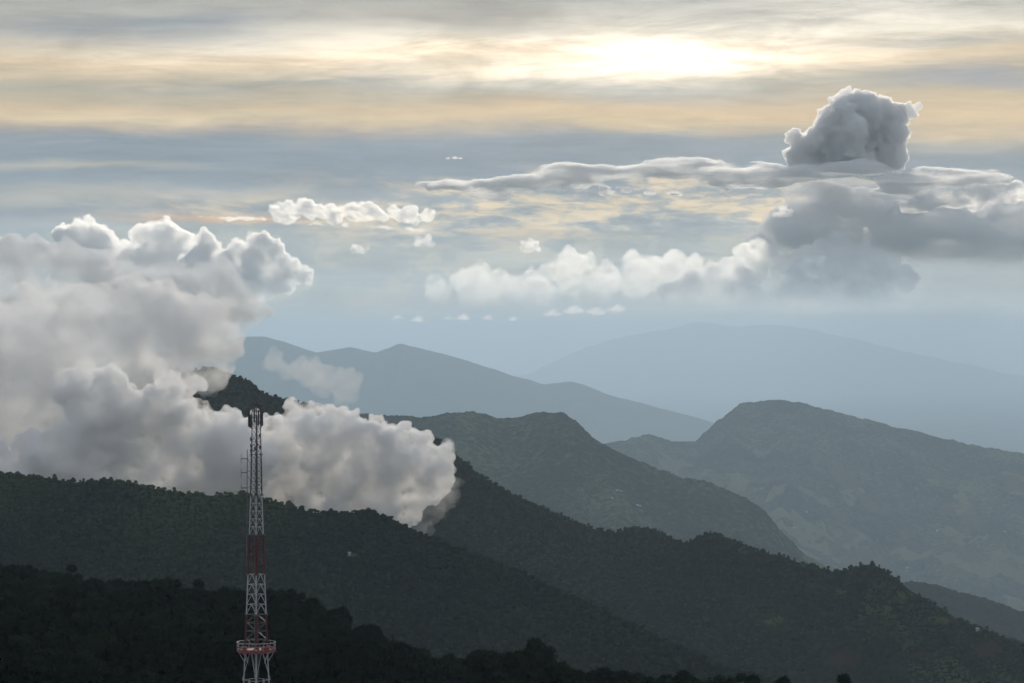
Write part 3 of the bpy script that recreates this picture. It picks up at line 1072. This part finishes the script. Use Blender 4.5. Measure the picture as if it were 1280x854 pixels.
# ------------------------------------------------------------------ far houses
M_wall = paint('whitewash', (0.32, 0.31, 0.29), 0.8, (0.4, 0.36, 0.3), 0.4)
M_tin = paint('bright_tin_roof', (0.30, 0.31, 0.33), 0.6, (0.4, 0.32, 0.26), 0.3)


def house(H, px, py, w, d, h, rot, label):
    XX, YY, Z = H[1:4]
    q = (XX / YY * F + CX - px) ** 2 + (-Z / YY * F + Y0 - py) ** 2
    i = int(np.argmin(np.where(q < q.min() + 1.0, YY, 1e9)))
    x, y, z = XX.ravel()[i], YY.ravel()[i], Z.ravel()[i]
    t = link('house', None, loc=(x, y, z), label=label, category='house')
    t.rotation_euler = (0, 0, rot)
    wl = part('wall', box((0, 0, h / 2 - 0.5), w, d, h + 1), M_wall, t)
    r = h * 0.45
    co = [(-w * .56, -d * .6, h), (w * .56, -d * .6, h), (w * .56, d * .6, h), (-w * .56, d * .6, h), (-w * .56, 0, h + r), (w * .56, 0, h + r)]
    part('roof', (np.array(co) + (0, 0, 0.02), [(0, 1, 5, 4), (2, 3, 4, 5), (1, 2, 5), (3, 0, 4), (3, 2, 1, 0)]), M_tin, t)
    part('door', box((0, -d / 2 - 0.03, h * 0.4), w * 0.12, 0.08, h * 0.8), M_grey, t)


HOUSES = [(WOOD, 771, 612.5, 9.9, 5.0, 2.6, 0.3, 'long white house, upper of the houses on the hazy wooded hill'), (WOOD, 777, 614, 5.6, 3.9, 2.6, -0.2, 'small white house just right of the long white house'),
          (WOOD, 765, 623, 5.0, 3.3, 2.6, 0.1, 'small lone white house below the long white house'), (WOOD, 797, 631.5, 8.7, 4.4, 2.6, 0.2, 'white house with tin roof, lower pair on the hazy wooded hill'),
          (WOOD, 801, 632.5, 5.6, 3.9, 2.6, -0.3, 'small house right of the tin roofed house in the lower pair'),
          (VALLEY, 1171, 665, 9.9, 6.6, 9.1, 0.1, 'tall white building alone on the hazy right slope'), (VALLEY, 1256, 665.5, 12.4, 5.0, 3.2, 0.2, 'white house near the right edge on the hazy slope'),
          (VALLEY, 993, 660, 13.6, 5.5, 3.2, -0.2, 'white house at the foot of the hazy wooded hill'), (VALLEY, 1008, 641, 11.2, 5.5, 3.2, 0.3, 'white house above the foot of the hazy wooded hill'),
          (VALLEY, 1133, 710, 11.2, 5.5, 3.2, 0.1, 'white house behind the peak of the nearest right ridge'), (RIDGE, 1222, 788, 4.0, 3.3, 2.1, 0.5, 'small white house on the crest at lower right'),
          (HILL, 438, 694, 1.9, 1.6, 1.8, 0.2, 'small pale hut in a clearing on the forested hill right of the mast')]
for a in HOUSES:
    house(*a)

# ------------------------------------------------------------------ clouds
CLOUD_MATS = {}


def cloud_mat(key, sigma, aniso, color, erode=None, fade=None):
    if key in CLOUD_MATS:
        return CLOUD_MATS[key]
    m, n = mat('cloud_vapour')
    v = n.n('ShaderNodeVolumePrincipled')
    v.inputs['Color'].default_value = tuple(color) + (1,)
    v.inputs['Anisotropy'].default_value = aniso
    if erode:
        size, lo, hi, peak, rate, flat, least = (tuple(erode) + (0.0,))[:7]
        g = n.n('ShaderNodeNewGeometry')
        mp = n.n('ShaderNodeMapping')
        mp.inputs['Scale'].default_value = (1.0 / size, 1.0 / size, flat / size)
        n.put(mp.inputs['Vector'], g.outputs['Position'])
        a = n.noise(mp.outputs[0], 1.0, 5.0, 0.6, 0.0)
        d = n.rng(a, lo, hi, sigma * least, sigma * peak)
        if fade:                                            # thins out towards its foot
            sp = n.n('ShaderNodeSeparateXYZ')
            n.put(sp.inputs[0], g.outputs['Position'])
            d = n.m('MULTIPLY', d, n.rng(sp.outputs[2], fade[0], fade[1]))
        n.put(v.inputs['Density'], d)
        m.cycles.volume_step_rate = rate
    else:
        v.inputs['Density'].default_value = sigma
        m.cycles.homogeneous_volume = True
    o = n.n('ShaderNodeOutputMaterial')
    n.put(o.inputs['Volume'], v.outputs[0])
    CLOUD_MATS[key] = m
    return m


def remesh(co, fa, voxel):
    me = mesh_np('tmp', co, fa)
    o = bpy.data.objects.new('tmp', me)
    COL.objects.link(o)
    md = o.modifiers.new('r', 'REMESH')
    md.mode = 'VOXEL'
    md.voxel_size = voxel
    dg = bpy.context.evaluated_depsgraph_get()
    out = bpy.data.meshes.new_from_object(o.evaluated_get(dg))
    bpy.data.objects.remove(o)
    bpy.data.meshes.remove(me)
    return out


def cloud(label, Y, puffs, half=8.0, aniso=0.3, voxel=2.4, kids=(9, 6), kr=(0.34, 0.55), amp=4.0, amp_len=16.0, squash=1.0, depth=1.0,
          color=(1, 1, 1), seed=0, up=0.25, base=None, erode=None, name='cloud', loose=0.35, group=None, wig=0.0, fade=None):
    """A cloud from heaped puffs (px, py, r in picture pixels, true size follows from the distance Y)."""
    rg = np.random.default_rng(seed + 100)
    s = Y / F
    level = []
    for p in puffs:
        x, y, r = p[:3]
        dep = p[3] if len(p) > 3 else 0.0
        level.append((np.array([x, rg.normal() * r * loose * depth + dep, -y]), float(r)))
    allp = list(level)
    for k in kids:
        nxt = []
        for c, r in level:
            for _ in range(k):
                d = rg.normal(size=3)
                d[2] = d[2] + up
                d /= np.linalg.norm(d)
                rr = r * rg.uniform(*kr)
                nxt.append((c + d * (r * rg.uniform(0.72, 0.98)) * np.array([1, depth, squash]), rr))
        allp += nxt
        level = nxt
    V, Fc = ICO2
    C = np.array([c for c, r in allp])
    Rr = np.array([r for c, r in allp])
    keep = Rr > voxel * 1.1
    C, Rr = C[keep], Rr[keep]
    co = (C[:, None, :] + V[None] * Rr[:, None, None] * np.array([1, depth, squash])).reshape(-1, 3)
    fa = (Fc[None] + (np.arange(len(C)) * len(V))[:, None, None]).reshape(-1, 3)
    me = remesh(co, fa, voxel)
    n = len(me.vertices)
    co = np.empty(n * 3, np.float32)
    me.vertices.foreach_get('co', co)
    co = co.reshape(-1, 3).astype(float)
    no = np.empty(n * 3, np.float32)
    me.vertices.foreach_get('normal', no)
    no = no.reshape(-1, 3)
    q = co / amp_len
    w1 = worley3(*(q.T), seed=seed) - 0.5
    w2 = worley3(*(q.T * 2.3 + 3.1), seed=seed + 1) - 0.5
    w3 = worley3(*(q.T * 5.1 + 1.7), seed=seed + 2) - 0.5
    f = fbm(*(q.T * 0.6), seed=seed + 4, octaves=4) - 0.5
    disp = amp * (-1.0 * w1 - 0.55 * w2 - 0.28 * w3 + 1.2 * f)
    co = co + no * disp[:, None]
    if wig:
        for i in range(3):
            co[:, i] += wig * (fbm(*(q.T * 1.4 + 11 * i), seed=seed + 50 + i, octaves=4, gain=0.6) - 0.5) * 2
    fq = np.empty(len(me.loops), np.int32)                  # skin it once more: no folds left by the billows
    me.loops.foreach_get('vertex_index', fq)
    bpy.data.meshes.remove(me)
    me = remesh(co, fq.reshape(-1, 4), voxel * 0.9)
    co = np.empty(len(me.vertices) * 3, np.float32)
    me.vertices.foreach_get('co', co)
    co = co.reshape(-1, 3).astype(float)
    if base is not None:                                   # condensation level: a flattish underside
        bz = -base + (fbm(co[:, 0] / 30, co[:, 1] / 30, seed=seed + 8) - 0.5) * 5
        lowp = co[:, 2] < bz
        co[lowp, 2] = bz[lowp] + (co[lowp, 2] - bz[lowp]) * 0.12
    co[:, 0] = (co[:, 0] - CX) * s
    co[:, 2] = (co[:, 2] + Y0) * s
    co[:, 1] = co[:, 1] * s
    org = np.array([co[:, 0].mean(), 0.0, co[:, 2].min()])
    me.vertices.foreach_set('co', np.ascontiguousarray(co - org, dtype=np.float32).ravel())
    me.update()
    sigma = 0.693 / (half * s)
    er = None
    if erode:
        er = (erode[0] * s,) + tuple(erode[1:])
    fd = tuple(round((Y0 - q) * s) for q in fade) if fade else None
    m = cloud_mat((round(sigma, 7), aniso, tuple(color), er, fd), sigma, aniso, color, er, fd)
    me.materials.clear()
    o = link(name, me, m, loc=(org[0], Y, org[2]), label=label, category='cloud')
    if group:
        o['group'] = group
    return o



def chain(pts, r0, r1, n, seed, dy=0.0):
    """Puffs strung along a line of picture positions."""
    rg = np.random.default_rng(seed)
    p = np.array(pts, float)
    t = np.linspace(0, len(p) - 1, n)
    x = np.interp(t, np.arange(len(p)), p[:, 0]) + rg.normal(size=n) * 3
    y = np.interp(t, np.arange(len(p)), p[:, 1]) + rg.normal(size=n) * dy
    return [(a, b, rg.uniform(r0, r1)) for a, b in zip(x, y)]


WARM = (1.0, 1.0, 1.0)
# the tall cumulus on the right, beyond the haze
cloud('dark grey cumulus tower with thin bright rim rising above the long flat cloud', 70000,
      [(1075, 150, 34), (1050, 172, 36), (1095, 175, 36), (1010, 188, 22), (992, 174, 10), (1120, 145, 17), (1136, 138, 11), (1147, 134, 5), (1062, 128, 14),
       (1085, 126, 13), (1035, 160, 20), (1070, 195, 40), (1110, 195, 22), (1000, 200, 18), (1030, 200, 24), (985, 190, 6), (1105, 130, 9)],
      half=2.6, aniso=0.5, voxel=1.1, amp=6.0, amp_len=11, base=213, kids=(14, 9, 3), kr=(0.3, 0.5), seed=1)
# long flat cloud under it
cloud('long flat grey cloud stretching right beneath the cumulus tower', 68000,
      chain([(560, 236), (640, 232), (700, 222), (760, 213), (840, 210), (930, 217), (1020, 218), (1120, 222), (1230, 224)], 20, 46, 44, 4, 6.0),
      half=11, erode=(60, 0.38, 0.64, 2.4, 3.0, 6.0), aniso=0.45, voxel=1.9, amp=2.2, amp_len=14, squash=0.17, kids=(10, 7), wig=2.6, seed=4, up=0.05)
cloud('thin ragged grey cloud streak with curled bright left tip', 67000,
      chain([(545, 236), (552, 231), (575, 229), (620, 238), (700, 236), (800, 240), (900, 238)], 6, 13, 22, 5, 2.0),
      half=6, erode=(24, 0.44, 0.68, 2.2, 3.0, 3.0), aniso=0.5, voxel=1.4, amp=1.6, amp_len=9, squash=0.5, kids=(9, 6), wig=3.0, seed=5)
# bright broken band
cloud('row of bright ragged cloudlets above the thin level streak', 66500,
      chain([(347, 268), (370, 262), (400, 266), (440, 267), (480, 268), (530, 270)], 7, 15, 16, 6, 2.0) + [(360, 258, 8), (415, 258, 6), (490, 262, 7)],
      half=9, erode=(18, 0.36, 0.64, 2.2, 3.0, 1.6), aniso=0.6, voxel=1.3, amp=2.2, amp_len=9, squash=0.8, kids=(9, 6), base=281, seed=6)
cloud('thin level pale streak of cloud under the bright ragged row', 66000,
      chain([(250, 272), (330, 275), (400, 280), (480, 285), (540, 288)], 5, 9, 26, 7, 0.8),
      half=14, erode=(24, 0.44, 0.68, 2.2, 3.0, 3.0), aniso=0.6, voxel=1.3, amp=1.4, amp_len=9, squash=0.35, kids=(7, 5), wig=2.0, seed=7)
# blue-grey bank and its bright shoulder on the right
cloud('broad blue-grey cloud bank at the right with flat streaked body', 72000,
      chain([(1010, 290), (1080, 290), (1150, 292), (1230, 294), (1340, 296)], 60, 88, 22, 30, 9.0),
      half=11, erode=(75, 0.35, 0.65, 2.2, 3.0, 3.2), fade=(336, 280), aniso=0.2, voxel=2.2, amp=2.6, amp_len=20, squash=0.42, kids=(8, 6), wig=2.5, seed=30)
cloud('bright lumpy cumulus row on top of the blue-grey bank', 66800,
      chain([(1140, 258), (1170, 250), (1200, 247), (1230, 244), (1262, 246), (1310, 244)], 8, 17, 20, 32, 3.0),
      half=7, erode=(20, 0.36, 0.62, 2.2, 3.0, 1.4), aniso=0.55, voxel=1.4, amp=2.4, amp_len=9, squash=0.75, kids=(10, 7), base=266, seed=32)
cloud('pale hazy cumulus with rounded tops under the blue-grey bank', 66000,
      [(1000, 322, 14), (1025, 318, 17), (1045, 312, 18), (1072, 325, 20), (1085, 300, 6), (1083, 290, 5), (1100, 335, 22), (1050, 345, 30), (1010, 350, 24), (1090, 355, 26), (1130, 350, 16),
       (1000, 370, 30), (1080, 372, 34)],
      half=20, erode=(30, 0.30, 0.60, 2.0, 4.0, 1.1), fade=(394, 312), aniso=0.5, voxel=1.4, amp=2.8, amp_len=11, kids=(12, 7), base=392, seed=33)
cloud('small hazy cumulus heap between the tallest ragged heads and the blue-grey bank', 65800,
      [(890, 345, 16), (915, 335, 14), (870, 358, 20), (930, 355, 20), (900, 370, 26), (950, 345, 10), (840, 370, 18)],
      half=16, erode=(30, 0.30, 0.60, 2.0, 4.0, 1.1), fade=(392, 335), aniso=0.5, voxel=1.6, amp=2.8, amp_len=11, kids=(11, 6), base=392, seed=34)
for k, (lab, pf, hf, top) in enumerate([
        ('faint hazy cumulus heads forming the left end of the long heaped row', [(575, 352, 12), (600, 345, 15), (625, 352, 15), (650, 360, 18), (545, 365, 16), (600, 370, 24), (680, 366, 16)], 34, 345),
        ('bright hazy cumulus heads in the heaped row just right of the lone white tuft', [(690, 338, 13), (712, 326, 13), (735, 334, 15), (760, 342, 15), (720, 350, 24), (670, 352, 16), (752, 356, 20)], 26, 325),
        ('bright hazy cumulus heads with the tallest ragged tops of the heaped row', [(790, 330, 14), (815, 336, 16), (845, 326, 13), (868, 334, 13), (800, 352, 22), (840, 352, 24), (775, 348, 14)], 22, 318),
        ('hazy upright cumulus knobs before the left end of the blue-grey bank', [(930, 318, 11), (948, 308, 9), (962, 320, 12), (940, 335, 18), (975, 334, 14), (915, 336, 12)], 15, 305)]):
    cloud(lab, 67200 + 400 * k, pf, half=hf, erode=(26, 0.30, 0.62, 2.0, 4.0, 1.1), fade=(391, top), aniso=0.6, voxel=1.4, amp=3.0, amp_len=10, kids=(13, 8), base=391, wig=1.5, seed=110 + k)
# golden-rimmed heads at the left
cloud('pale rounded cumulus head with golden edge furthest left', 69500,
      [(85, 300, 16), (105, 293, 17), (125, 300, 16), (100, 315, 26), (140, 318, 14), (75, 292, 8), (160, 322, 12), (175, 318, 8), (110, 345, 40), (160, 345, 30)],
      half=8, erode=(30, 0.30, 0.60, 2.0, 4.0, 1.1), fade=(388, 300), aniso=0.65, voxel=1.3, amp=3.0, amp_len=10, kids=(13, 8), base=390, seed=40)
cloud('pale cumulus head with golden right edge between two darker heads', 69000,
      [(185, 295, 16), (210, 292, 17), (228, 300, 14), (200, 315, 26), (235, 315, 16), (205, 340, 34), (240, 345, 26)],
      half=8, erode=(30, 0.30, 0.60, 2.0, 4.0, 1.1), fade=(388, 300), aniso=0.65, voxel=1.3, amp=3.0, amp_len=10, kids=(13, 8), base=390, seed=41)
cloud('grey cumulus heap with glowing golden right flank above the low cloud', 66000,
      [(255, 295, 9), (262, 308, 12), (250, 330, 22), (300, 318, 16), (322, 305, 15), (338, 310, 12), (345, 325, 16), (362, 338, 14), (378, 345, 11), (325, 335, 24), (285, 340, 24),
       (355, 352, 16), (384, 352, 6), (300, 360, 34), (250, 360, 36)],
      half=5, erode=(30, 0.30, 0.60, 2.0, 4.0, 1.1), fade=(394, 330), aniso=0.6, voxel=1.3, amp=3.0, amp_len=10, kids=(13, 8), base=392, seed=42)
# small ones
for k, (x, y, r, lab) in enumerate([
        (530, 303, 9, 'small golden cumulus tuft below the bright ragged row'), (448, 313, 7, 'tiny slanting golden cloud puff right of the golden heap'),
        (662, 309, 9, 'small white cumulus tuft alone below the frayed streak'),
        (978, 266, 8, 'pale ragged tuft under the left end of the cumulus tower')]):
    rg = np.random.default_rng(60 + k)
    pf = [(x + rg.normal() * r * 0.6, y - abs(rg.normal()) * r * 0.35, r * rg.uniform(0.3, 0.6)) for _ in range(9)] + [(x + q * r, y + r * 0.3, r * 0.45) for q in (-1.1, -0.5, 0.1, 0.7, 1.2)]
    cloud(lab, 66300 + 150 * k, pf, half=13, erode=(r * 1.1, 0.34, 0.66, 2.0, 3.0, 1.2, 0.0), fade=(y + r * 1.6, y - r * 0.5), aniso=0.6, voxel=0.85, amp=1.8, amp_len=6, kids=(12, 7), wig=1.5, seed=60 + k)
tiny = [(497, 397, 4), (521, 400, 5.5), (560, 397, 3.5), (579, 397, 6), (610, 398, 5), (641, 399, 4), (690, 392, 7), (716, 388, 8), (745, 390, 8), (770, 386, 7)]
tl = ['leftmost of the tiny peach clouds over the horizon', 'second tiny peach cloud from the left over the horizon', 'smallest tiny peach cloud in the row over the horizon',
      'fourth tiny peach cloud from the left over the horizon', 'fifth tiny peach cloud from the left over the horizon', 'sixth tiny peach cloud from the left over the horizon',
      'hazy cream cloudlet starting the right half of the horizon row', 'tallest hazy cream cloudlet in the horizon row', 'wide hazy cream cloudlet second from the right of the horizon row',
      'rightmost hazy cream cloudlet of the horizon row']
for k, (x, y, r) in enumerate(tiny):
    cloud(tl[k], 22000 + 700 * k, [(x, y, r), (x - r, y + 1, r * 0.6), (x + r, y + 1, r * 0.7), (x + r * 0.3, y - r * 0.5, r * 0.6)], half=15, erode=(7, 0.32, 0.64, 2.0, 3.0, 1.3), aniso=0.55, voxel=0.8, amp=1.6, amp_len=5, wig=1.5,
          squash=0.55, kids=(8, 5), seed=80 + k, group='tiny clouds over the horizon')
cloud('tiny thin white cloud sliver alone in the blue-grey band', 70000, [(560, 198, 3), (568, 197.5, 4), (576, 198, 3)], half=5, aniso=0.5, voxel=0.8, amp=0.8, amp_len=5, squash=0.45,
      kids=(7, 4), seed=95)

# low clouds among the hills
LOW = dict(aniso=0.25, depth=0.8)
cloud('dark grey cloud layer at the left edge behind the lighter low cloud', 5600,
      chain([(-90, 330), (-20, 325), (30, 335), (85, 335), (130, 352), (190, 362), (250, 350), (290, 365)], 22, 34, 16, 50, 4.0) + [(85, 318, 11), (10, 312, 14), (-30, 310, 20), (240, 335, 14)]
      + chain([(-90, 375), (100, 385), (300, 390)], 30, 40, 12, 51, 4.0),
      half=19, color=(0.965, 0.972, 0.98), erode=(60, 0.34, 0.66, 2.6, 3.0, 1.5), voxel=2.2, amp=5, amp_len=22, kids=(10, 7), wig=4.0, seed=50, **LOW)  # greyed vapour colour carries the shade of the cloud overhead
cloud('large soft grey cloud mass covering the left end of the forest ridge', 2860,
      chain([(-100, 420), (-20, 415), (50, 412), (110, 405), (170, 402), (220, 400), (250, 425)], 34, 48, 16, 52, 6.0) + chain([(-100, 480), (0, 470), (90, 470), (180, 450), (240, 440)], 40, 55, 14, 53, 6.0)
      + chain([(-100, 560), (40, 560), (150, 540)], 50, 64, 12, 54, 6.0) + chain([(-110, 600), (0, 600), (100, 605)], 46, 58, 12, 55, 4.0) + chain([(-110, 520), (30, 520), (120, 510)], 46, 60, 10, 57, 4.0) + [(205, 375, 18), (150, 378, 16), (100, 380, 16), (265, 420, 16), (255, 450, 16)],
      half=21, color=(0.992, 0.994, 0.996), erode=(70, 0.34, 0.66, 2.6, 3.0, 1.3), voxel=2.6, amp=6.5, amp_len=28, kids=(9, 7), wig=5.0, seed=52, **LOW)
cloud('white billowing low cloud left of the lattice mast', 2450,
      [(100, 478, 24), (85, 490, 20), (140, 482, 22), (135, 510, 34), (165, 515, 26), (215, 490, 26), (200, 520, 36), (235, 520, 26), (110, 535, 30), (160, 555, 40), (230, 560, 42), (280, 565, 40),
       (90, 570, 36), (40, 580, 34), (-20, 585, 34), (-80, 580, 40), (20, 600, 30), (120, 600, 34), (200, 605, 34), (270, 605, 30), (310, 585, 34), (300, 610, 26), (205, 470, 14), (240, 480, 12)],
      half=9, erode=(32, 0.36, 0.62, 2.6, 3.5, 1.1, 0.07), voxel=1.9, amp=7.5, amp_len=19, kids=(11, 8), wig=4.0, seed=54, **LOW)
cloud('bright low cloud tongue spilling right along the ridge behind the lattice mast', 2500,
      [(350, 560, 36), (375, 535, 26), (410, 555, 40), (450, 565, 40), (490, 585, 44), (525, 590, 38), (545, 580, 22), (330, 590, 40), (390, 600, 42), (440, 615, 36), (485, 625, 30), (508, 640, 18), (513, 653, 8),
       (540, 605, 20), (500, 555, 22), (465, 540, 18), (430, 530, 16), (310, 540, 18), (300, 570, 30), (288, 545, 24), (335, 548, 28), (318, 530, 12), (555, 590, 12)],
      half=8, erode=(28, 0.36, 0.62, 2.6, 3.5, 1.1, 0.07), voxel=1.8, amp=7.5, amp_len=17, kids=(12, 8), wig=4.5, seed=56, **LOW)
cloud('thin torn wisp of cloud before the faint mountain', 8200,
      chain([(335, 452), (360, 462), (390, 470), (420, 475), (445, 485)], 8, 18, 14, 58, 6.0),
      half=38, aniso=0.25, voxel=1.8, amp=6.0, amp_len=15, kids=(9, 6), wig=7.0, seed=58)
cloud('thin grey mist trailing over the trees beneath the tip of the low cloud', 2300,
      chain([(385, 632), (420, 640), (460, 640), (500, 655), (520, 660)], 10, 22, 16, 70, 4.0) + [(560, 612, 16), (545, 630, 16), (535, 645, 12)],
      half=120, erode=(30, 0.40, 0.64, 2.4, 3.5, 1.0), aniso=0.25, voxel=2.0, amp=6.0, amp_len=15, kids=(9, 6), wig=7.0, seed=70)
